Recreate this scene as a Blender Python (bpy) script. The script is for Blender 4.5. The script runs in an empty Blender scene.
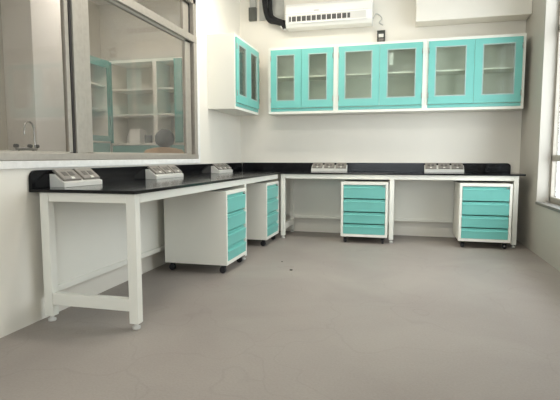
import bpy, bmesh, math, random
from mathutils import Vector, Matrix
random.seed(4)
C = bpy.context.scene.collection
PI = math.pi

# ------------------------------------------------------------------ materials
def lin(h):
    f = lambda c: c/12.92 if c <= .04045 else ((c+.055)/1.055)**2.4
    return tuple(f(int(h[i:i+2], 16)/255) for i in (0, 2, 4)) + (1,)
def mat(name, col, rough=.5, metal=0, var=.04, scale=6, bump=0, bscale=60, spec=.5, coat=0):
    m = bpy.data.materials.new(name); m.use_nodes = True
    nt = m.node_tree; N = nt.nodes; b = N['Principled BSDF']
    c = lin(col)
    tc = N.new('ShaderNodeTexCoord')
    nz = N.new('ShaderNodeTexNoise'); nz.inputs['Scale'].default_value = scale; nz.inputs['Detail'].default_value = 5
    nt.links.new(tc.outputs['Object'], nz.inputs['Vector'])
    r = N.new('ShaderNodeValToRGB')
    r.color_ramp.elements[0].position = .3; r.color_ramp.elements[1].position = .7
    r.color_ramp.elements[0].color = tuple(x*(1-var) for x in c[:3]) + (1,)
    r.color_ramp.elements[1].color = tuple(min(1, x*(1+var)) for x in c[:3]) + (1,)
    nt.links.new(nz.outputs['Fac'], r.inputs['Fac']); nt.links.new(r.outputs['Color'], b.inputs['Base Color'])
    b.inputs['Roughness'].default_value = rough; b.inputs['Metallic'].default_value = metal
    b.inputs['Specular IOR Level'].default_value = spec
    b.inputs['Coat Weight'].default_value = coat
    if bump:
        n2 = N.new('ShaderNodeTexNoise'); n2.inputs['Scale'].default_value = bscale; n2.inputs['Detail'].default_value = 4
        nt.links.new(tc.outputs['Object'], n2.inputs['Vector'])
        bp = N.new('ShaderNodeBump'); bp.inputs['Strength'].default_value = bump; bp.inputs['Distance'].default_value = .01
        nt.links.new(n2.outputs['Fac'], bp.inputs['Height']); nt.links.new(bp.outputs['Normal'], b.inputs['Normal'])
    return m
def glass(name, tint, refl=.12, rough=.0, haze=0.0):
    m = bpy.data.materials.new(name); m.use_nodes = True
    nt = m.node_tree; N = nt.nodes; N.remove(N['Principled BSDF']); out = N['Material Output']
    t = N.new('ShaderNodeBsdfTransparent'); t.inputs['Color'].default_value = lin(tint)
    g = N.new('ShaderNodeBsdfGlossy'); g.inputs['Roughness'].default_value = rough
    lw = N.new('ShaderNodeLayerWeight'); lw.inputs['Blend'].default_value = refl
    mx = N.new('ShaderNodeMixShader')
    mp = N.new('ShaderNodeMath'); mp.operation = 'MULTIPLY_ADD'; mp.inputs[1].default_value = .8; mp.inputs[2].default_value = .05
    nt.links.new(lw.outputs['Fresnel'], mp.inputs[0]); nt.links.new(mp.outputs[0], mx.inputs[0])
    nt.links.new(t.outputs[0], mx.inputs[1]); nt.links.new(g.outputs[0], mx.inputs[2])
    last = mx
    if haze:
        d = N.new('ShaderNodeBsdfDiffuse'); d.inputs['Color'].default_value = (.75, .75, .7, 1)  # pale diffuse film standing in for milky reflection on the panes
        nz = N.new('ShaderNodeTexNoise'); nz.inputs['Scale'].default_value = 2.5
        tc = N.new('ShaderNodeTexCoord'); nt.links.new(tc.outputs['Object'], nz.inputs['Vector'])
        mm = N.new('ShaderNodeMath'); mm.operation = 'MULTIPLY'; mm.inputs[1].default_value = haze*2
        nt.links.new(nz.outputs['Fac'], mm.inputs[0])
        m2 = N.new('ShaderNodeMixShader'); nt.links.new(mm.outputs[0], m2.inputs[0])
        nt.links.new(mx.outputs[0], m2.inputs[1]); nt.links.new(d.outputs[0], m2.inputs[2]); last = m2
    nt.links.new(last.outputs[0], out.inputs['Surface'])
    return m
def emis(name, col, s):
    m = bpy.data.materials.new(name); m.use_nodes = True
    b = m.node_tree.nodes['Principled BSDF']; b.inputs['Base Color'].default_value = (1, 1, 1, 1)
    b.inputs['Emission Color'].default_value = lin(col); b.inputs['Emission Strength'].default_value = s
    return m
M = {}
M['wall'] = mat('wall paint', 'EAE5D9', .42, var=.03, scale=1.4, bump=.04, bscale=14)
M['wall_r'] = mat('shade darkened wall paint gloss', 'BBB6AB', .38, var=.03, scale=1.4, bump=.03, bscale=14)  # right wall's shade is put into a darker paint colour
M['plaster'] = mat('rough plaster', 'ECEBE6', .85, var=.05, scale=22, bump=.25, bscale=45)
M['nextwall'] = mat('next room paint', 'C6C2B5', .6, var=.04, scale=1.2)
M['ceil'] = mat('ceiling paint', 'EDEBE6', .8, var=.02)
M['steel'] = mat('white powder coated steel', 'EDEBE0', .35, var=.015, scale=3)
M['steel_side'] = M['steel']
M['teal'] = mat('teal powder coat', '74BFB5', .35, var=.03, scale=5)
M['teal_far'] = mat('teal painted metal', '6BA59C', .4, var=.03)
M['black'] = mat('black granite worktop', '111113', .12, var=.3, scale=240, spec=.22)
M['rubber'] = mat('black rubber', '18181A', .55, var=.1)
M['tyre'] = mat('dark plastic wheel', '232326', .4, var=.1)
M['zinc'] = mat('zinc metal', 'A7A6A2', .3, metal=.9, var=.05)
M['alu'] = mat('brushed aluminium frame', 'AAA397', .45, metal=.3, var=.06, scale=30)
M['seal'] = mat('dark window seal', '35312D', .7, var=.1)
M['sockbox'] = mat('white socket casing', 'DAD8D0', .4, var=.02)
M['sockplate'] = mat('grey socket plate', '857F77', .4, var=.10, scale=40)
M['sockdark'] = mat('dark socket hole', '5A5650', .5)
M['knob'] = mat('ivory switch', 'E4E2DA', .35)
M['bead'] = mat('grey green glazing bead', 'A5BAB4', .4, var=.02)
M['ac'] = mat('white plastic housing', 'EDECE6', .35, var=.01)
M['acgray'] = mat('pale grey plastic', 'CFCDC6', .4, var=.02)
M['dark'] = mat('dark grille', '4A4A46', .6, var=.1)
M['insul'] = mat('black pipe insulation', '1E1E1E', .85, var=.3, scale=30, bump=.4, bscale=40)
M['graymetal'] = mat('grey painted board', 'B0AFA8', .5, var=.12, scale=9)
M['darkbox'] = mat('dark grey junction box', '55564F', .5, var=.2, scale=14)
M['paper'] = mat('paper', 'F0EFE8', .8, var=.02)
M['grit'] = mat('dark grit', '2A2622', .8, var=.2)
M['skin'] = mat('skin', '9C6B4E', .5, var=.04)
M['hair'] = mat('black hair', '1F1B1A', .6, var=.3, scale=60, bump=.5, bscale=90)
M['shirt'] = mat('tan shirt cloth', 'C09C72', .85, var=.07, scale=20, bump=.2)
M['trousers'] = mat('dark trousers', '2C2F38', .85, var=.1)
M['shoe'] = mat('black shoe', '1A1A1A', .4)
M['chrome'] = mat('chrome', 'C8C8C8', .15, metal=1, var=.02)
M['sill'] = mat('grey stone sill', '77736B', .5, var=.15, scale=30)
M['glass_w'] = glass('window glass', 'F4F2F0', .08, haze=.05)
M['glass_c'] = glass('cabinet glass', 'F6FAF6', .08, haze=.015)
M['glass_o'] = glass('outer window glass', 'F4F8FA', .05)
M['tube'] = emis('added lamp glow', 'FFF8EC', 1.0)
M['tube2'] = emis('added lamp glow far room', 'FFFAF2', 1.0)

# floor: grey-brown epoxy with cloudy mottling and faint trowel streaks
def floor_mat():
    m = bpy.data.materials.new('epoxy floor'); m.use_nodes = True
    nt = m.node_tree; N = nt.nodes; b = N['Principled BSDF']; L = nt.links.new
    tc = N.new('ShaderNodeTexCoord')
    n1 = N.new('ShaderNodeTexNoise'); n1.inputs['Scale'].default_value = 1.1; n1.inputs['Detail'].default_value = 7; n1.inputs['Distortion'].default_value = .6
    n2 = N.new('ShaderNodeTexNoise'); n2.inputs['Scale'].default_value = 90; n2.inputs['Detail'].default_value = 4
    L(tc.outputs['Object'], n1.inputs['Vector']); L(tc.outputs['Object'], n2.inputs['Vector'])
    r = N.new('ShaderNodeValToRGB'); r.color_ramp.elements[0].position = .35; r.color_ramp.elements[1].position = .68
    r.color_ramp.elements[0].color = lin('958C85'); r.color_ramp.elements[1].color = lin('A19991')
    L(n1.outputs['Fac'], r.inputs['Fac'])
    mx = N.new('ShaderNodeMix'); mx.data_type = 'RGBA'; mx.blend_type = 'OVERLAY'; mx.inputs[0].default_value = .12
    L(r.outputs['Color'], mx.inputs[6]); L(n2.outputs['Fac'], mx.inputs[7])
    # thin scratch arcs
    v = N.new('ShaderNodeTexVoronoi'); v.feature = 'DISTANCE_TO_EDGE'; v.inputs['Scale'].default_value = 1.3
    nd = N.new('ShaderNodeVectorMath'); nd.operation = 'ADD'; 
    n3 = N.new('ShaderNodeTexNoise'); n3.inputs['Scale'].default_value = 1.7
    L(tc.outputs['Object'], n3.inputs['Vector']); L(tc.outputs['Object'], nd.inputs[0]); L(n3.outputs['Color'], nd.inputs[1]); L(nd.outputs[0], v.inputs['Vector'])
    rr = N.new('ShaderNodeValToRGB'); rr.color_ramp.elements[0].position = 0; rr.color_ramp.elements[1].position = .012
    rr.color_ramp.elements[0].color = (.86, .86, .86, 1); rr.color_ramp.elements[1].color = (1, 1, 1, 1)
    L(v.outputs['Distance'], rr.inputs['Fac'])
    m3 = N.new('ShaderNodeMix'); m3.data_type = 'RGBA'; m3.blend_type = 'MULTIPLY'; m3.inputs[0].default_value = .5
    L(mx.outputs[2], m3.inputs[6]); L(rr.outputs['Color'], m3.inputs[7]); L(m3.outputs[2], b.inputs['Base Color'])
    b.inputs['Roughness'].default_value = .5; b.inputs['Specular IOR Level'].default_value = .35
    bp = N.new('ShaderNodeBump'); bp.inputs['Strength'].default_value = .08; bp.inputs['Distance'].default_value = .01
    L(n2.outputs['Fac'], bp.inputs['Height']); L(bp.outputs['Normal'], b.inputs['Normal'])
    return m
M['floor'] = floor_mat()

# ------------------------------------------------------------------ mesh helpers
class MB:
    def __init__(s): s.bm = bmesh.new()
    def box(s, x0, x1, y0, y1, z0, z1):
        x0, x1 = sorted((x0, x1)); y0, y1 = sorted((y0, y1)); z0, z1 = sorted((z0, z1))
        v = [s.bm.verts.new(p) for p in ((x0,y0,z0),(x1,y0,z0),(x1,y1,z0),(x0,y1,z0),(x0,y0,z1),(x1,y0,z1),(x1,y1,z1),(x0,y1,z1))]
        for f in ((3,2,1,0),(4,5,6,7),(0,1,5,4),(1,2,6,5),(2,3,7,6),(3,0,4,7)): s.bm.faces.new([v[i] for i in f])
        return s
    def prism(s, prof, a0, a1, axis='x'):
        # prof: list of 2D points; extruded along axis ('x': prof=(y,z), 'y': prof=(x,z), 'z': prof=(x,y))
        def P(p, a): return {'x': (a, p[0], p[1]), 'y': (p[0], a, p[1]), 'z': (p[0], p[1], a)}[axis]
        A = [s.bm.verts.new(P(p, a0)) for p in prof]; B = [s.bm.verts.new(P(p, a1)) for p in prof]
        n = len(prof)
        s.bm.faces.new(A[::-1]); s.bm.faces.new(B)
        for i in range(n): s.bm.faces.new([A[i], A[(i+1) % n], B[(i+1) % n], B[i]])
        return s
    def cyl(s, p0, p1, r0, r1=None, n=20):
        r1 = r0 if r1 is None else r1
        p0 = Vector(p0); p1 = Vector(p1); d = (p1-p0).normalized()
        a = d.orthogonal().normalized(); b = d.cross(a)
        A = []; B = []
        for i in range(n):
            t = 2*PI*i/n; o = a*math.cos(t)+b*math.sin(t)
            A.append(s.bm.verts.new(p0+o*r0)); B.append(s.bm.verts.new(p1+o*r1))
        s.bm.faces.new(A[::-1]); s.bm.faces.new(B)
        for i in range(n): s.bm.faces.new([A[i], A[(i+1) % n], B[(i+1) % n], B[i]])
        return s
    def tube(s, pts, r, n=12, sub=6):
        P = [Vector(p) for p in pts]; Q = []
        for i in range(len(P)-1):
            p0 = P[max(i-1, 0)]; p1 = P[i]; p2 = P[i+1]; p3 = P[min(i+2, len(P)-1)]
            for k in range(sub):
                t = k/sub
                Q.append(.5*((2*p1)+(-p0+p2)*t+(2*p0-5*p1+4*p2-p3)*t*t+(-p0+3*p1-3*p2+p3)*t**3))
        Q.append(P[-1]); rings = []
        a = None
        for i, q in enumerate(Q):
            d = (Q[min(i+1, len(Q)-1)]-Q[max(i-1, 0)]).normalized()
            a = d.orthogonal().normalized() if a is None else (a-d*a.dot(d)).normalized()
            b = d.cross(a)
            rings.append([s.bm.verts.new(q+(a*math.cos(2*PI*j/n)+b*math.sin(2*PI*j/n))*r) for j in range(n)])
        for A, B in zip(rings, rings[1:]):
            for j in range(n): s.bm.faces.new([A[j], A[(j+1) % n], B[(j+1) % n], B[j]])
        s.bm.faces.new(rings[0][::-1]); s.bm.faces.new(rings[-1])
        return s
    def lathe(s, prof, c=(0,0,0), n=24):
        rings = []
        for r, z in prof:
            rings.append([s.bm.verts.new((c[0]+r*math.cos(2*PI*j/n), c[1]+r*math.sin(2*PI*j/n), c[2]+z)) for j in range(n)])
        for A, B in zip(rings, rings[1:]):
            for j in range(n): s.bm.faces.new([A[j], A[(j+1) % n], B[(j+1) % n], B[j]])
        s.bm.faces.new(rings[0][::-1]); s.bm.faces.new(rings[-1])
        return s
    def out(s, name, m, parent=None, bevel=0, smooth=False, loc=None):
        bmesh.ops.recalc_face_normals(s.bm, faces=s.bm.faces)
        me = bpy.data.meshes.new(name); s.bm.to_mesh(me); s.bm.free()
        me.materials.append(m)
        o = bpy.data.objects.new(name, me); C.objects.link(o)
        if parent: o.parent = parent
        if loc: o.location = loc
        if smooth:
            for p in me.polygons: p.use_smooth = len(p.vertices) == 4
        if bevel:
            b = o.modifiers.new('bevel', 'BEVEL'); b.width = bevel; b.segments = 2; b.limit_method = 'ANGLE'
        return o
def thing(name, label, cat, loc=(0,0,0), rz=0, group=None):
    o = bpy.data.objects.new(name, None); C.objects.link(o); o.empty_display_size = .1
    o.location = loc; o.rotation_euler = (0, 0, rz); o['label'] = label; o['category'] = cat
    if group: o['group'] = group
    return o
def tag(o, label, cat, group=None):
    o['label'] = label; o['category'] = cat
    if group: o['group'] = group
    return o
def struct(o, label=None):
    o['kind'] = 'structure'
    if label: o['label'] = label
    return o
def dup(o, parent=None):
    c = o.copy(); C.objects.link(c)
    if parent: c.parent = parent
    for ch in [q for q in bpy.data.objects if q.parent == o]: dup(ch, c)
    return c

# ------------------------------------------------------------------ room shell
W = 3.444; H = 3.12; YR = -8.4
struct(MB().box(-2.3, W+.2, YR-.15, .2, -.1, 0).out('floor', M['floor']), 'grey brown epoxy floor with faint cloudy marks')
struct(MB().box(-2.3, W+.2, YR-.15, .2, H, H+.12).out('ceiling', M['ceil']))
struct(MB().box(-.12, W+.17, 0, .15, 0, H).out('wall_back', M['wall']), 'cream painted back wall behind the wall cabinets')
WY0, WY1, WZ0, WZ1 = -4.7, -1.40, .965, 2.60         # left window opening
m = MB(); m.box(-.12, 0, YR, WY0, 0, H); m.box(-.12, 0, WY1, 0, 0, H); m.box(-.12, 0, WY0, WY1, 0, WZ0); m.box(-.12, 0, WY0, WY1, WZ1, H)
struct(m.out('wall_left', M['wall']), 'white painted left wall under and around the inner window')
RY0, RY1, RZ0, RZ1 = -3.1, -.785, .50, 2.75          # right window opening
m = MB(); m.box(W, W+.17, YR, RY0, 0, H); m.box(W, W+.17, RY1, 0, 0, H); m.box(W, W+.17, RY0, RY1, 0, RZ0); m.box(W, W+.17, RY0, RY1, RZ1, H)
struct(m.out('wall_right', M['wall_r']), 'cream right wall, its paint darkened for shade, with a deep window reveal')
m = MB(); m.box(-.12, .5, YR-.15, YR, 0, H); m.box(2.9, W+.17, YR-.15, YR, 0, H); m.box(.5, 2.9, YR-.15, YR, 0, .5); m.box(.5, 2.9, YR-.15, YR, 2.6, H)
struct(m.out('wall_rear', M['wall']))
r = thing('window_added', 'wide aluminium window added in the unseen rear wall for daylight', 'window'); del r['category']; struct(r)  # out of view, added so daylight enters from behind the camera
m = MB()
for x in (.5, 1.27, 2.07, 2.85): m.box(x, x+.05, YR-.1, YR-.05, .5, 2.6)
m.box(.5, 2.9, YR-.1, YR-.05, .5, .55); m.box(.5, 2.9, YR-.1, YR-.05, 2.55, 2.6)
m.out('window_frame', M['alu'], r)
MB().box(.5, 2.9, YR-.08, YR-.074, .52, 2.58).out('pane', M['glass_o'], r)
# bulkhead over the right end of the back wall
struct(MB().box(2.225, W, -.25, 0, 2.535, H).out('trim_1', M['wall'], bevel=.006), 'boxed bulkhead at the top right of the back wall')
# plaster band round the inner window and the ledge under it
m = MB(); m.box(0, .008, WY1+.002, WY1+.055, .93, H); struct(m.out('trim_2', M['plaster'], bevel=.003), 'rough white plaster strip right of the inner window')
m = MB(); m.box(-.05, .012, WY0, WY1+.03, .918, .963); struct(m.out('trim_3', M['plaster'], bevel=.004), 'white plaster ledge under the inner window')

# ------------------------------------------------------------------ inner window (left wall)
r = thing('window_1', 'large aluminium framed inner window looking into the next room', 'window'); del r['category']; struct(r)
m = MB()
m.box(-.07, .006, -1.465, WY1, WZ0, WZ1)                       # right jamb
m.box(-.07, .006, WY0, WY0+.07, WZ0, WZ1)
m.box(-.07, .012, WY0, WY1, WZ0, WZ0+.045)                     # bottom rail
m.box(-.07, .006, WY0, WY1, WZ1-.06, WZ1)
m.box(-.07, .010, WY0, WY1, 2.155, 2.225)                      # transom
m.box(-.07, .008, -3.335, -3.235, WZ0, WZ1)                    # mullion
m.out('window_frame', M['alu'], r, bevel=.004)
m = MB()
m.box(-.10, -.035, -1.50, -1.466, WZ0+.04, WZ1-.06); m.box(-.022, -.005, -3.354, -3.337, WZ0+.04, 2.16)
m.out('seal', M['seal'], r)
def sash(y0, y1, z0, z1, x, s):
    f = MB(); f.box(x, x+.03, y0, y0+s, z0, z1); f.box(x, x+.03, y1-s, y1, z0, z1)
    f.box(x, x+.03, y0, y1, z0, z0+.02); f.box(x, x+.03, y0, y1, z1-.03, z1)
    o = f.out('sash', M['alu'], r, bevel=.003)
    MB().box(x+.012, x+.017, y0+s-.01, y1-s+.01, z0+.01, z1-.02).out('pane', M['glass_w'], o)
sash(-3.25, -1.50, WZ0+.035, 2.165, -.050, .12)
sash(WY0+.07, -3.356, WZ0+.035, 2.165, -.040, .035)
sash(-3.25, -1.50, 2.215, WZ1-.05, -.065, .12)
sash(WY0+.07, -3.335, 2.215, WZ1-.05, -.065, .09)

# ------------------------------------------------------------------ outer window (right wall)
r = thing('window_2', 'bright daylight window in the right wall with grey frame', 'window'); del r['category']; struct(r)
m = MB(); X = W+.115
for y in (-1.52, -2.3, RY0): m.box(X, X+.045, y, y+.07, RZ0+.03, RZ1)
m.box(X, X+.045, RY1-.035, RY1, RZ0+.03, RZ1); m.box(X, X+.045, RY0, RY1, RZ0+.03, RZ0+.085); m.box(X, X+.045, RY0, RY1, .94, 1.0); m.box(X, X+.045, RY0, RY1, RZ1-.06, RZ1); m.box(X, X+.045, RY0, RY1, 2.2, 2.26)
m.out('window_frame', M['alu'], r, bevel=.003)
MB().box(X+.02, X+.026, RY0+.01, RY1-.01, RZ0+.04, RZ1-.02).out('pane', M['glass_o'], r)
MB().box(W-.012, X+.05, RY0, RY1-.002, RZ0+.002, RZ0+.03).out('window_sill', M['sill'], r, bevel=.004)

# ------------------------------------------------------------------ next room beyond the inner window
struct(MB().box(-2.25, -2.1, -5.3, .15, 0, H).out('wall_next_room_left', M['nextwall']))
struct(MB().box(-2.25, -.12, 0, .15, 0, H).out('wall_next_room_back', M['nextwall']))
struct(MB().box(-2.25, -.12, -5.45, -5.3, 0, H).out('wall_next_room_front', M['nextwall']))
struct(MB().box(-2.1, -1.72, -1.74, -1.15, 0, H).out('trim_4', M['ceil'], bevel=.006), 'white painted pillar seen through the left pane')

# ------------------------------------------------------------------ benches
HT = .80; TH = .019; AP = .055
def leg(parent, x0, x1, y0, y1, top):
    l = MB().box(x0, x1, y0, y1, .035, top).out('leg', M['steel'], parent, bevel=.004)
    cx, cy = (x0+x1)/2, (y0+y1)/2
    MB().lathe([(.021, 0), (.023, .004), (.023, .014), (.013, .018), (.010, .036)], (cx, cy, 0)).out('levelling_foot', M['acgray'], l, smooth=True)
    return l
def rounded_splash(y0, y1, z0, z1, r, end='lo'):
    pts = [(y1, z0), (y1, z1)] if end == 'lo' else [(y0, z0), (y0, z1)]
    arc = []
    for k in range(7):
        t = k/6*PI/2
        arc.append((y0+r-r*math.sin(t), z1-r+r*math.cos(t)) if end == 'lo' else (y1-r+r*math.sin(t), z1-r+r*math.cos(t)))
    return pts+arc+([(y0, z0)] if end == 'lo' else [(y1, z0)])
XF = .673; Y1 = -3.742; YF = -.576
b = thing('workbench', 'long white steel workbench with black worktop along the left wall', 'workbench')
MB().box(.0, XF+.025, Y1-.03, -.602, HT-TH, HT).out('worktop', M['black'], b, bevel=.003)
m = MB(); prof = rounded_splash(Y1-.03, -.602, HT, HT+.108, .045, 'lo'); m.prism(prof, .002, .022, 'x'); m.out('backsplash', M['black'], b, bevel=.002)
zt = HT-TH
legs = []
for y in (Y1, -1.845): 
    legs.append(leg(b, XF-.058, XF, y, y+.052, zt)); leg(b, .045, .103, y, y+.052, zt)
    MB().box(.103, XF-.058, y+.004, y+.046, .105, .178).out('low_rail', M['steel'], b, bevel=.004)
    MB().box(.103, XF-.058, y+.004, y+.046, zt-AP, zt).out('end_rail', M['steel'], b, bevel=.004)
MB().box(XF-.045, XF, Y1+.052, -1.845, zt-AP, zt).box(XF-.045, XF, -1.795, -.61, zt-AP, zt).out('front_rail', M['steel'], b, bevel=.004)
MB().box(.055, .070, Y1+.052, -1.845, .20, zt).box(.055, .070, -1.795, -.61, .20, zt).out('back_panel', M['steel'], b, bevel=.002)
MB().box(.04, .085, Y1+.052, -1.845, .165, .205).box(.04, .085, -1.795, -.61, .165, .205).out('back_rail', M['steel'], b, bevel=.004)

b = thing('workbench', 'white steel workbench with black worktop running along the back wall', 'workbench')
MB().box(.0, 3.378, -.60, 0-.001, HT-TH, HT).out('worktop', M['black'], b, bevel=.003)
m = MB(); prof = rounded_splash(.024, 3.345, HT, HT+.108, .04, 'hi'); m.prism(prof, -.022, -.002, 'y'); m.box(.002, .022, -.60, -.0225, HT, HT+.108); m.out('backsplash', M['black'], b, bevel=.002)
xs = (.698, 1.976, 3.269)
for i, x in enumerate(xs):
    leg(b, x, x+.05, YF, YF+.05, zt); leg(b, x, x+.05, -.09, -.04, zt)
    MB().box(x+.004, x+.046, YF+.05, -.09, .105, .18).out('low_rail', M['steel'], b, bevel=.004)
    MB().box(x+.004, x+.046, YF+.05, -.09, zt-AP, zt).out('end_rail', M['steel'], b, bevel=.004)
m = MB(); m.box(xs[0]+.05, xs[1], YF, YF+.045, zt-AP, zt); m.box(xs[1]+.05, xs[2], YF, YF+.045, zt-AP, zt); m.out('front_rail', M['steel'], b, bevel=.004)
m = MB(); m.box(.09, xs[0], -.07, -.055, .22, zt); m.box(xs[0]+.05, xs[1], -.07, -.055, .22, zt); m.box(xs[1]+.05, xs[2], -.07, -.055, .22, zt); m.out('back_panel', M['steel'], b, bevel=.002)
m = MB(); m.box(xs[0]+.05, xs[1], -.085, -.045, .19, .225); m.box(xs[1]+.05, xs[2], -.085, -.045, .19, .225); m.out('back_rail', M['steel'], b, bevel=.004)

# ------------------------------------------------------------------ drawer pedestals (local: front at y=0, facing -y)
PW, PD, PZ0, PZ1 = .522, .57, .076, .700
def pedestal():
    r = thing('drawer_pedestal', '', 'drawer unit', group='mobile four drawer pedestals under the workbenches')
    t = .026; h = PW/2
    m = MB()
    m.box(-h, -h+t, 0, PD, PZ0, PZ1); m.box(h-t, h, 0, PD, PZ0, PZ1)
    m.box(-h+t, h-t, 0, PD, PZ1-.03, PZ1); m.box(-h+t, h-t, 0, PD, PZ0, PZ0+.03); m.box(-h+t, h-t, PD-.012, PD, PZ0+.03, PZ1-.03)
    m.out('body', M['steel'], r, bevel=.002)
    # four drawers, each a front with an outward grip lip over a recess
    zs = [(.104, .222), (.226, .358), (.362, .508), (.512, .668)]
    for z0, z1 in zs:
        a = h-t-.003
        lip = .028
        pr = [(.30, z0+.004), (.002, z0+.004), (-.003, z1-lip-.012), (.0, z1-lip), (.018, z1-lip+.006), (.018, z1-.004), (.30, z1-.004)]
        d = MB().prism(pr, -a, a, 'x').out('drawer', M['teal'], r, bevel=.0015)
        MB().box(-a, a, -.0065, .002, z1-lip-.010, z1-lip-.003).out('drawer_pull', M['teal'], d, bevel=.001)
    MB().cyl((h-t-.02, -.005, .652), (h-t-.02, .02, .652), .008).out('lock', M['zinc'], r, smooth=True)
    for sx in (-1, 1):
        for y in (.05, PD-.05):
            cx = sx*(h-.05)
            f = MB().box(cx-.022, cx+.022, y-.022, y+.022, PZ0-.004, PZ0).box(cx-.019, cx-.015, y-.014, y+.016, .018, PZ0-.002).box(cx+.015, cx+.019, y-.014, y+.016, .018, PZ0-.002).out('caster', M['tyre'], r)
            MB().cyl((cx-.013, y+.006, .028), (cx+.013, y+.006, .028), .028, n=24).out('wheel', M['tyre'], f, bevel=.003)
    return r
p0 = pedestal()
spots = [((.705, -2.155, 0), PI/2, 'white pedestal with teal drawers under the left workbench, nearest the camera'),
         ((.69, -.90, 0), PI/2, 'white pedestal with teal drawers under the left workbench at the corner'),
         ((1.7005, -.70, 0), 0, 'white pedestal with teal drawers under the back workbench beside its middle leg'),
         ((2.975, -.70, 0), 0, 'white pedestal with teal drawers at the right end of the back workbench')]
for i, (loc, rz, lab) in enumerate(spots):
    o = p0 if i == 0 else dup(p0)
    o.location = loc; o.rotation_euler = (0, 0, rz); o['label'] = lab

# ------------------------------------------------------------------ wall cabinets (local: x 0..w, back at y=0, front y=-d)
CZ0, CZ1 = 1.512, 2.318
def wall_cabinet(w, label, loc, rz=0, shelf_z=1.955):
    r = thing('wall_cabinet', label, 'cabinet', loc, rz, 'teal doored wall cabinets')
    t = .030; d = .318
    m = MB()
    m.box(0, t, -d, -.002, CZ0, CZ1); m.box(w-t, w, -d, -.002, CZ0, CZ1)
    m.box(t, w-t, -d, -.002, CZ1-t, CZ1); m.box(t, w-t, -d, -.002, CZ0, CZ0+t); m.box(t, w-t, -.014, -.002, CZ0+t, CZ1-t)
    m.out('body', M['steel'], r, bevel=.002)
    MB().box(t+.002, w-t-.002, -d+.03, -.016, shelf_z, shelf_z+.018).out('shelf', M['steel'], r, bevel=.002)
    MB().box(t+.001, w-t-.001, -d-.001, -d+.02, CZ0+t+.002, CZ0+t+.038).out('bottom_strip', M['teal'], r, bevel=.001)
    dz0, dz1 = CZ0+t+.042, CZ1-t-.002
    mid = w/2
    for k, (a, b_) in enumerate(((t+.002, mid-.0015), (mid+.0015, w-t-.002))):
        sa, sb = .078, .078
        if k == 0: sa, sb = .072, .082
        else: sa, sb = .082, .072
        g0, g1 = dz0+.085, dz1-.060
        m = MB(); y0, y1 = -d-.016, -d+.0
        m.box(a, a+sa, y0, y1, dz0, dz1); m.box(b_-sb, b_, y0, y1, dz0, dz1)
        m.box(a+sa, b_-sb, y0, y1, dz0, g0); m.box(a+sa, b_-sb, y0, y1, g1, dz1)
        D = m.out('door', M['teal'], r)
        f = MB(); q = .012; A, B = a+sa, b_-sb
        f.box(A, A+q, y0-.001, y0+.012, g0, g1); f.box(B-q, B, y0-.001, y0+.012, g0, g1)
        f.box(A+q, B-q, y0-.001, y0+.012, g0, g0+q); f.box(A+q, B-q, y0-.001, y0+.012, g1-q, g1)
        f.out('glass_bead', M['bead'], D)
        MB().box(A+.004, B-.004, y0+.006, y0+.010, g0+.004, g1-.004).out('pane', M['glass_c'], D)
        hx = a+.003 if k == 0 else b_-.003
        for hz in (dz0+.10, dz1-.10):
            MB().cyl((hx, y0-.003, hz-.03), (hx, y0-.003, hz+.03), .005, n=10).out('hinge', M['zinc'], D, smooth=True)
    return r
wall_cabinet(.838, 'narrowest teal doored wall cabinet on the back wall, below the air conditioner', (.478, 0, 0))
wall_cabinet(1.024, 'middle wall cabinet of the back wall row, with a paper tag inside', (1.317, 0, 0))
wall_cabinet(1.043, 'teal doored wall cabinet at the right end of the back wall row', (2.342, 0, 0))
wall_cabinet(.896, 'teal doored wall cabinet hung on the left wall beside the inner window', (0, -1.113, 0), PI/2)
t = MB().box(1.935, 1.982, -.300, -.2985, 2.05, 2.19).out('paper_tag', M['paper'])
tag(t, 'small white paper tag hanging inside the middle wall cabinet', 'tag')

# ------------------------------------------------------------------ socket boxes (local: back at y=0, x along)
def socket_box(w, n, label, loc, rz):
    r = thing('socket_box', label, 'socket box', loc, rz, 'angled socket boxes on the worktops')
    pr = [(0, 0), (-.105, 0), (-.105, .030), (-.092, .034), (-.030, .080), (0, .082)]
    MB().prism(pr, 0, w, 'x').out('casing', M['sockbox'], r, bevel=.002)
    u = Vector((0, .067, .054)).normalized(); nn = Vector((0, -u.z, u.y))   # along the slope, outward
    def slab(mb, x0, x1, s0, s1, h0, h1):
        base = Vector((0, -.092, .034))
        vs = []
        for x in (x0, x1):
            for s_, h_ in ((s0, h0), (s1, h0), (s1, h1), (s0, h1)):
                p = base+u*s_+nn*h_; vs.append(mb.bm.verts.new((x, p.y, p.z)))
        for f in ((0,1,2,3),(7,6,5,4),(0,4,5,1),(1,5,6,2),(2,6,7,3),(3,7,4,0)): mb.bm.faces.new([vs[i] for i in f])
    gap = .022; pw = (w-.02-gap*(n-1))/n
    for k in range(n):
        x0 = .01+k*(pw+gap)
        a = MB(); slab(a, x0, x0+pw, .004, .104, .0, .016)
        pl = a.out('socket_plate', M['sockplate'], r, bevel=.003)
        c = MB(); s_ = MB()
        for q in (.20, .56): slab(c, x0+pw*q, x0+pw*(q+.24), .038, .074, .012, .018)
        slab(s_, x0+pw*.42, x0+pw*.60, .006, .022, .012, .021)
        c.out('socket_outlet', M['sockdark'], pl, bevel=.001); s_.out('switch', M['knob'], pl, bevel=.001)
    return r
socket_box(.375, 2, 'two plate socket box nearest the camera on the left worktop', (.022, -3.625, HT), PI/2)
socket_box(.50, 3, 'three plate socket box midway along the left worktop', (.022, -2.51, HT), PI/2)
socket_box(.42, 3, 'three plate socket box on the left worktop close to the corner', (.022, -1.10, HT), PI/2)
socket_box(.45, 3, 'three plate socket box on the back worktop above the third pedestal', (.985, -.022, HT), 0)
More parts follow.
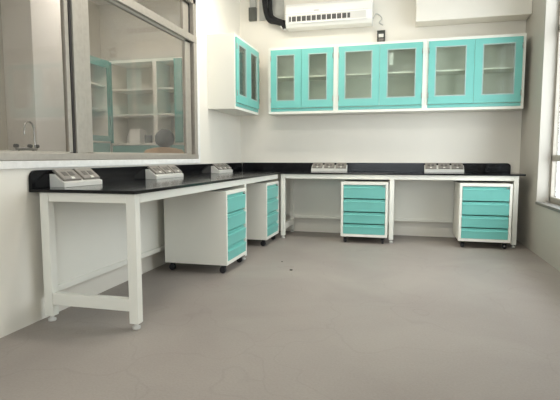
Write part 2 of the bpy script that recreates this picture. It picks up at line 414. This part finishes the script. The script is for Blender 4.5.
socket_box(.45, 3, 'three plate socket box on the back worktop, rightmost of the five', (2.37, -.022, HT), 0)

# ------------------------------------------------------------------ air conditioner
r = thing('air_conditioner', 'white split air conditioner on the back wall above the cabinets', 'air conditioner', (.665, 0, 2.57))
w = 1.06
pr = [(-.002, .01), (-.11, 0), (-.175, .012), (-.205, .05), (-.212, .16), (-.20, .26), (-.17, .295), (-.002, .30)]
MB().prism(pr, 0, w, 'x').out('housing', M['ac'], r, bevel=.008)
MB().box(.035, .985, -.214, -.206, .056, .150).out('air_outlet', M['acgray'], r, bevel=.002)
MB().box(.05, .80, -.2165, -.212, .076, .134).out('outlet_slot', M['dark'], r)
for k in range(12):
    x = .075+k*.062
    MB().box(x, x+.009, -.219, -.214, .072, .138).out('louvre_fin', M['ac'], r, bevel=.001)
MB().box(.035, .985, -.222, -.214, .050, .064).out('louvre_flap', M['ac'], r, bevel=.002)
MB().box(.36, .42, -.2165, -.211, .185, .200).out('display', M['acgray'], r, bevel=.001)
MB().tube([(.01, -.10, .03), (-.03, -.105, .015), (-.06, -.11, .035), (-.085, -.11, .06)], .011).out('drain_hose', M['ac'], r, smooth=True)
MB().box(.0, w, -.214, -.2075, .165, .169).out('front_seam', M['acgray'], r)
o = MB().tube([(.345, -.065, 3.10), (.36, -.065, 2.93), (.385, -.07, 2.80), (.43, -.08, 2.72), (.52, -.09, 2.69), (.60, -.10, 2.655), (.64, -.11, 2.60)], .032).tube([(.41, -.05, 3.10), (.425, -.05, 2.95), (.43, -.055, 2.85), (.45, -.06, 2.77), (.53, -.07, 2.715), (.625, -.08, 2.68)], .028).out('insulated_pipe', M['insul'], smooth=True)
tag(o, 'black insulated pipes running down into the left end of the air conditioner', 'pipe')
o = MB().box(.27, .60, -.016, -.001, 2.745, 3.115).box(.48, .595, -.028, -.016, 2.78, 3.115).out('cable_trunking', M['graymetal'], bevel=.003)
tag(o, 'grey trunking board behind the black pipes', 'trunking')
r = thing('junction_box', 'dark grey junction box on the back wall left of the pipes', 'junction box', (.185, 0, 2.745))
MB().box(-.05, .05, -.05, -.001, 0, .165).out('box', M['darkbox'], r, bevel=.004)
MB().box(-.044, .044, -.055, -.05, .008, .157).out('cover', M['darkbox'], r, bevel=.003)
MB().box(-.04, .045, -.035, -.001, .165, .37).out('conduit', M['graymetal'], r, bevel=.006)
r = thing('wall_outlet', 'small open metal outlet box on the wall above the middle cabinet', 'outlet', (1.824, 0, 2.39))
m = MB(); m.box(-.048, .048, -.03, -.001, 0, .006); m.box(-.048, .048, -.03, -.001, .124, .13); m.box(-.048, -.042, -.03, -.001, .006, .124); m.box(.042, .048, -.03, -.001, .006, .124); m.box(-.042, .042, -.006, -.001, .006, .124)
m.out('box', M['darkbox'], r)
MB().box(-.03, .03, -.026, -.006, .05, .09).out('socket', M['knob'], r, bevel=.003)
MB().box(-.028, .030, -.024, -.006, .008, .038).out('terminal', M['sockplate'], r, bevel=.003)
o = MB().tube([(1.73, -.06, 2.66), (1.76, -.03, 2.72), (1.81, -.012, 2.70), (1.83, -.010, 2.66), (1.80, -.010, 2.62), (1.845, -.010, 2.585)], .006).out('power_cable', M['acgray'], smooth=True)
tag(o, 'thin looped cable right of the air conditioner', 'cable')

# ------------------------------------------------------------------ grit on the floor
def grit(x, y, s, lab):
    bm = bmesh.new(); bmesh.ops.create_icosphere(bm, subdivisions=2, radius=s)
    for v in bm.verts: v.co *= random.uniform(.7, 1.2); v.co.z = v.co.z*.4+s*.35
    mn = min(v.co.z for v in bm.verts)
    for v in bm.verts: v.co += Vector((x, y, -mn))
    b_ = MB(); b_.bm.free(); b_.bm = bm
    tag(b_.out('grit', M['grit']), lab, 'debris')
grit(1.19, -2.136, .013, 'small dark crumb lying alone on the open floor')
grit(1.033, -1.833, .008, 'tiny dark crumb on the floor nearer the corner pedestal')

# ------------------------------------------------------------------ next room furniture
def shelf_unit(w, h, label, loc, rz, base=1.17, shelves=(1.545, 1.875), divs=(), flip=False):
    r = thing('storage_cupboard', label, 'cupboard', loc, rz)
    d = .40; t = .03
    m = MB(); m.box(0, t, -d, 0, .0, h); m.box(w-t, w, -d, 0, .0, h); m.box(t, w-t, -d, 0, h-.035, h); m.box(t, w-t, -.015, 0, .08, h-.035); m.box(t, w-t, -d+.02, -.015, 0, .08)
    for x in divs: m.box(x-.03, x+.03, -d, -.015, base, h-.035)
    m.out('body', M['steel'], r, bevel=.002)
    for z in shelves: MB().box(t, w-t, -d+.03, -.015, z-.012, z+.012).out('shelf', M['steel'], r)
    MB().box(t, w-t, -d-.01, -.015, base-.03, base).out('worktop', M['steel'], r, bevel=.002)
    n = max(1, round(w/.55))
    for k in range(n):
        a = t+(w-2*t)*k/n; c = t+(w-2*t)*(k+1)/n
        D = MB().box(a+.003, c-.003, -d-.012, -d+.01, .09, base-.035).out('door', M['teal_far'], r, bevel=.002)
        MB().box(c-.04, c-.03, -d-.03, -d-.012, .75, .87).out('handle', M['zinc'], D, bevel=.002)
    return r
s = shelf_unit(1.17, 2.255, 'tall open shelved cupboard seen through the inner window', (-1.715, -.002, 0), 0, divs=(.675,))
m = MB(); m.box(-0.01, .045, -.418, -.398, 1.17, 2.235); m.out('sliding_door', M['teal_far'], s)
o = MB().box(.96, 1.07, -.418, -.402, 1.17, 2.24).out('sliding_door', M['teal_far'], s)
s = shelf_unit(.44, 2.245, 'teal topped cupboard on the next room left wall', (-2.098, -.87, 0), PI/2, base=1.20, shelves=(1.6, 1.92))
MB().box(0, .44, -.412, -.400, 2.15, 2.245).out('fascia', M['teal_far'], s)
MB().box(0, .44, -.412, -.400, 1.19, 1.26).out('fascia', M['teal_far'], s)
MB().box(.39, .44, -.412, -.400, 1.26, 2.15).out('fascia', M['teal_far'], s)
o = MB().box(-1.46, -1.30, -.36, -.20, 1.171, 1.345).box(-1.45, -1.31, -.35, -.21, 1.345, 1.355).out('carton', M['paper'], bevel=.003); tag(o, 'white box on the lower shelf of the cupboard', 'box')
o = MB().lathe([(.030, 0), (.034, .01), (.034, .10), (.02, .12), (.02, .145)], (-1.52, -.25, 1.171)).out('reagent_bottle', M['acgray'], smooth=True); tag(o, 'pale bottle left of the white box on the cupboard shelf', 'bottle')
o = MB().lathe([(.045, 0), (.05, .01), (.05, .10), (.045, .105)], (-1.22, -.28, 1.171)).out('jar', M['darkbox'], smooth=True); tag(o, 'dark jar right of the white box on the cupboard shelf', 'jar')
# sink bench and bridge tap
r = thing('sink_bench', 'dark topped sink bench in the next room under the inner window', 'sink bench', (-1.0, -2.75, 0))
m = MB(); m.box(-.28, .28, -.75, .75, .08, .90); m.box(-.25, .25, -.72, .72, 0, .08); m.out('body', M['steel'], r, bevel=.003)
m = MB(); m.box(-.30, .30, -.78, -.25, .90, .93); m.box(-.30, .30, .25, .78, .90, .93); m.box(-.30, -.20, -.25, .25, .90, .93); m.box(.16, .30, -.25, .25, .90, .93); m.out('worktop', M['black'], r, bevel=.003)
m = MB(); m.box(-.20, .16, -.25, .25, .901, .905); m.out('sink_bowl', M['zinc'], r)
for y in (-.37, .37): MB().box(.281, .297, y-.33, y+.33, .12, .88).out('door', M['teal_far'], r, bevel=.002)
r = thing('sink_tap', 'chrome swan neck tap with dark knobs behind the left pane', 'tap', (-1.0, -2.66, .93))
MB().tube([(0, .06, 0), (0, .06, .13)], .010).tube([(0, -.10, 0), (0, -.10, .13)], .010).tube([(0, -.13, .125), (0, 0, .125), (0, .10, .125)], .012).out('valve_body', M['zinc'], r, smooth=True)
MB().tube([(0, .075, .125), (0, .075, .28), (0, .06, .335), (0, .02, .355), (0, -.02, .335), (0, -.035, .28), (0, -.037, .24)], .008).out('spout', M['chrome'], r, smooth=True)
for y in (-.13, .02, .10): MB().lathe([(.012, 0), (.022, .008), (.022, .024), (.012, .032)], (0, y, .132)).out('knob', M['rubber'], r, smooth=True)

# seated person, back to the window
def figure(name, pts, edges, m, parent, sub=2):
    me = bpy.data.meshes.new(name)
    bm = bmesh.new(); L = bm.verts.layers.skin.verify(); vs = [bm.verts.new(p[0]) for p in pts]
    for a, c in edges: bm.edges.new((vs[a], vs[c]))
    for v, p in zip(vs, pts):
        rr = p[1]; v[L].radius = rr if isinstance(rr, tuple) else (rr, rr); v[L].use_root = False
    vs[0][L].use_root = True
    bm.to_mesh(me); bm.free(); me.materials.append(m)
    o = bpy.data.objects.new(name, me); C.objects.link(o); o.parent = parent
    sk = o.modifiers.new('skin', 'SKIN'); sk.use_smooth_shade = True; sk.branch_smoothing = .4
    sb = o.modifiers.new('sub', 'SUBSURF'); sb.levels = sub; sb.render_levels = sub
    return o
P = thing('person', 'seated person in a tan shirt with short black hair, seen from behind', 'person', (-.45, -1.32, .025), .25)
# local: faces +y, seat at z .46
body = [((0, 0, .56), (.15, .11)), ((0, .01, .70), (.135, .10)), ((0, .03, .84), (.155, .105)), ((0, .05, .985), (.10, .075)), ((0, .075, 1.035), .052), ((0, .095, 1.075), .055),
        ((0, .095, 1.13), (.075, .088)), ((0, .10, 1.19), (.072, .085)), ((0, .095, 1.235), (.045, .055))]
ed = [(i, i+1) for i in range(8)]
def add(p, r, fr): body.append((p, r)); ed.append((fr, len(body)-1)); return len(body)-1
for s_ in (-1, 1):
    a = add((s_*.165, .05, .965), .058, 3); a = add((s_*.215, .09, .80), .047, a); a = add((s_*.235, .17, .69), .040, a); a = add((s_*.17, .30, .735), .033, a); a = add((s_*.12, .39, .765), .025, a); a = add((s_*.105, .435, .762), (.036, .016), a); a = add((s_*.10, .475, .758), (.034, .013), a); hand = a
    for fx, ln in ((-.026, .052), (-.009, .062), (.009, .058), (.025, .045)):
        k = add((s_*.10+fx, .495, .757), .0085, hand); k = add((s_*.10+fx*1.15, .495+ln*.6, .752), .008, k); add((s_*.10+fx*1.2, .495+ln, .742), .007, k)
    k = add((s_*.10-s_*.045, .455, .755), .010, hand-1); add((s_*.10-s_*.060, .49, .748), .008, k)
    a = add((s_*.10, .06, .535), .088, 0); a = add((s_*.13, .28, .53), .075, a); a = add((s_*.14, .44, .52), .058, a); a = add((s_*.14, .45, .30), .052, a); a = add((s_*.14, .43, .10), .036, a); a = add((s_*.145, .47, .05), .036, a); add((s_*.15, .60, .035), .032, a)
figure('body', body, ed, M['skin'], P)
sh = [((0, 0, .57), (.162, .122)), ((0, .01, .70), (.147, .112)), ((0, .03, .84), (.167, .117)), ((0, .045, 1.0), (.165, .09)), ((0, .06, 1.05), (.10, .075))]
se = [(0,1),(1,2),(2,3),(3,4)]
for s_ in (-1, 1):
    sh.append(((s_*.175, .05, 1.0), .075)); se.append((3, len(sh)-1)); sh.append(((s_*.213, .09, .81), .060)); se.append((len(sh)-2, len(sh)-1)); sh.append(((s_*.228, .14, .735), .055)); se.append((len(sh)-2, len(sh)-1))
figure('shirt', sh, se, M['shirt'], P)
tr = [((0, 0, .555), (.165, .125))]; te = []
for s_ in (-1, 1):
    b0 = 0
    for p, rr in (((s_*.10, .06, .54), .098), ((s_*.13, .28, .535), .085), ((s_*.14, .45, .52), .068), ((s_*.14, .455, .30), .062), ((s_*.14, .435, .12), .050)):
        tr.append((p, rr)); te.append((b0, len(tr)-1)); b0 = len(tr)-1
figure('trousers', tr, te, M['trousers'], P)
for s_ in (-1, 1):
    figure('shoe', [((s_*.143, .43, .055), .045), ((s_*.147, .50, .045), .044), ((s_*.152, .62, .038), .036)], [(0,1),(1,2)], M['shoe'], P)
def blob(name, c, rad, m, parent, fn=None):
    bm = bmesh.new(); bmesh.ops.create_uvsphere(bm, u_segments=28, v_segments=18, radius=1)
    for v in bm.verts:
        if fn: fn(v)
        v.co = Vector((c[0]+v.co.x*rad[0], c[1]+v.co.y*rad[1], c[2]+v.co.z*rad[2]))
    b_ = MB(); b_.bm.free(); b_.bm = bm
    return b_.out(name, m, parent, smooth=True)
def hairf(v):
    # hair cap: pulled in over the face, longer at the nape
    if v.co.y > .35 and v.co.z < .45: v.co.y *= .25; v.co.x *= .9
    v.co *= 1+.035*math.sin(9*v.co.x+4*v.co.z)*math.cos(7*v.co.z)
    if v.co.z > .2: v.co.z *= .93
    if v.co.z < -.55: v.co.x *= .8; v.co.z = -.55+(v.co.z+.55)*.9
hr = blob('hair', (0, .085, 1.160), (.106, .115, .118), M['hair'], P, hairf)
for s_ in (-1, 1):
    blob('ear', (s_*.088, .10, 1.135), (.012, .022, .034), M['skin'], P)
    blob('eye', (s_*.030, .182, 1.15), (.012, .008, .008), M['knob'], P)
blob('nose', (0, .195, 1.125), (.013, .020, .024), M['skin'], P)
blob('mouth', (0, .182, 1.085), (.024, .008, .007), M['skin'], P)
st = thing('stool', 'round black stool under the seated person in the next room', 'stool', (-.45, -1.32, 0), .25)
MB().lathe([(.16, 0), (.175, .01), (.175, .035), (.16, .045)], (0, .03, .40)).out('seat', M['rubber'], st, smooth=True)
for a in (.8, 2.37, 3.94, 5.5):
    MB().cyl((.10*math.cos(a), .03+.10*math.sin(a), .40), (.19*math.cos(a), .03+.19*math.sin(a), 0), .012).out('leg', M['zinc'], st, smooth=True)

# ------------------------------------------------------------------ ceiling lamps, unseen, added to brighten both rooms
def lamp(x0, x1, y, z, power, rz, label, tubem):
    r = thing('added_light', label, 'ceiling light', ((x0+x1)/2, y, z), rz, None)
    L_ = (x1-x0)/2
    MB().box(-L_, L_, -.14, .14, -.03, 0).out('fitting', M['ac'], r, bevel=.004)
    MB().box(-L_+.02, L_-.02, -.12, .12, -.042, -.03).out('diffuser', tubem, r)
LS = 24
M['tube'].node_tree.nodes['Principled BSDF'].inputs['Emission Strength'].default_value = LS
M['tube2'].node_tree.nodes['Principled BSDF'].inputs['Emission Strength'].default_value = 19
lamp(.35, 1.55, -1.3, H, 1, 0, 'added unseen flat ceiling light nearest the back wall', M['tube'])
lamp(.7, 1.9, -3.1, H, 1, 0, 'added unseen flat ceiling light in the middle of the room', M['tube'])
lamp(-1.6, -.6, -1.2, H, 1, 0, 'added unseen flat ceiling light in the next room near the cupboards', M['tube2'])
lamp(-1.6, -.6, -3.6, H, 1, 0, 'added unseen flat ceiling light in the next room above the sink bench', M['tube2'])

# ------------------------------------------------------------------ daylight
wd = bpy.data.worlds.new('World'); bpy.context.scene.world = wd; wd.use_nodes = True
bg = wd.node_tree.nodes['Background']; bg.inputs[0].default_value = (.98, .985, 1, 1); bg.inputs[1].default_value = 6.5
def portal(loc, rot, sx, sy):
    l = bpy.data.lights.new('portal', 'AREA'); l.shape = 'RECTANGLE'; l.size = sx; l.size_y = sy; l.cycles.is_portal = True
    o = bpy.data.objects.new('daylight_portal', l); C.objects.link(o); o.location = loc; o.rotation_euler = rot
portal((W+.2, (RY0+RY1)/2, (RZ0+RZ1)/2), (0, PI/2, 0), RZ1-RZ0, RY1-RY0)
portal((1.7, YR-.2, 1.55), (PI/2, 0, 0), 2.4, 2.1)

# ------------------------------------------------------------------ camera
cd = bpy.data.cameras.new('camera'); co = bpy.data.objects.new('camera', cd); C.objects.link(co)
f, yaw, pitch, roll, pcx = 472.5085, .2484, .0915, .0005, 1.6358
cd.sensor_fit = 'HORIZONTAL'; cd.sensor_width = 36; cd.lens = f/560*36; cd.shift_x = -pcx/560
cd.clip_start = .05
co.location = (2.1039, -6.0717, .9867)
co.rotation_mode = 'XYZ'
Rm = Matrix.Rotation(yaw, 4, 'Z') @ Matrix.Rotation(PI/2-pitch, 4, 'X') @ Matrix.Rotation(-roll, 4, 'Z')
co.rotation_euler = Rm.to_euler()
S = bpy.context.scene; S.camera = co
S.view_settings.view_transform = 'Standard'; S.view_settings.look = 'None'; S.view_settings.gamma = 1
S.view_settings.use_curve_mapping = False; S.view_settings.exposure = .1
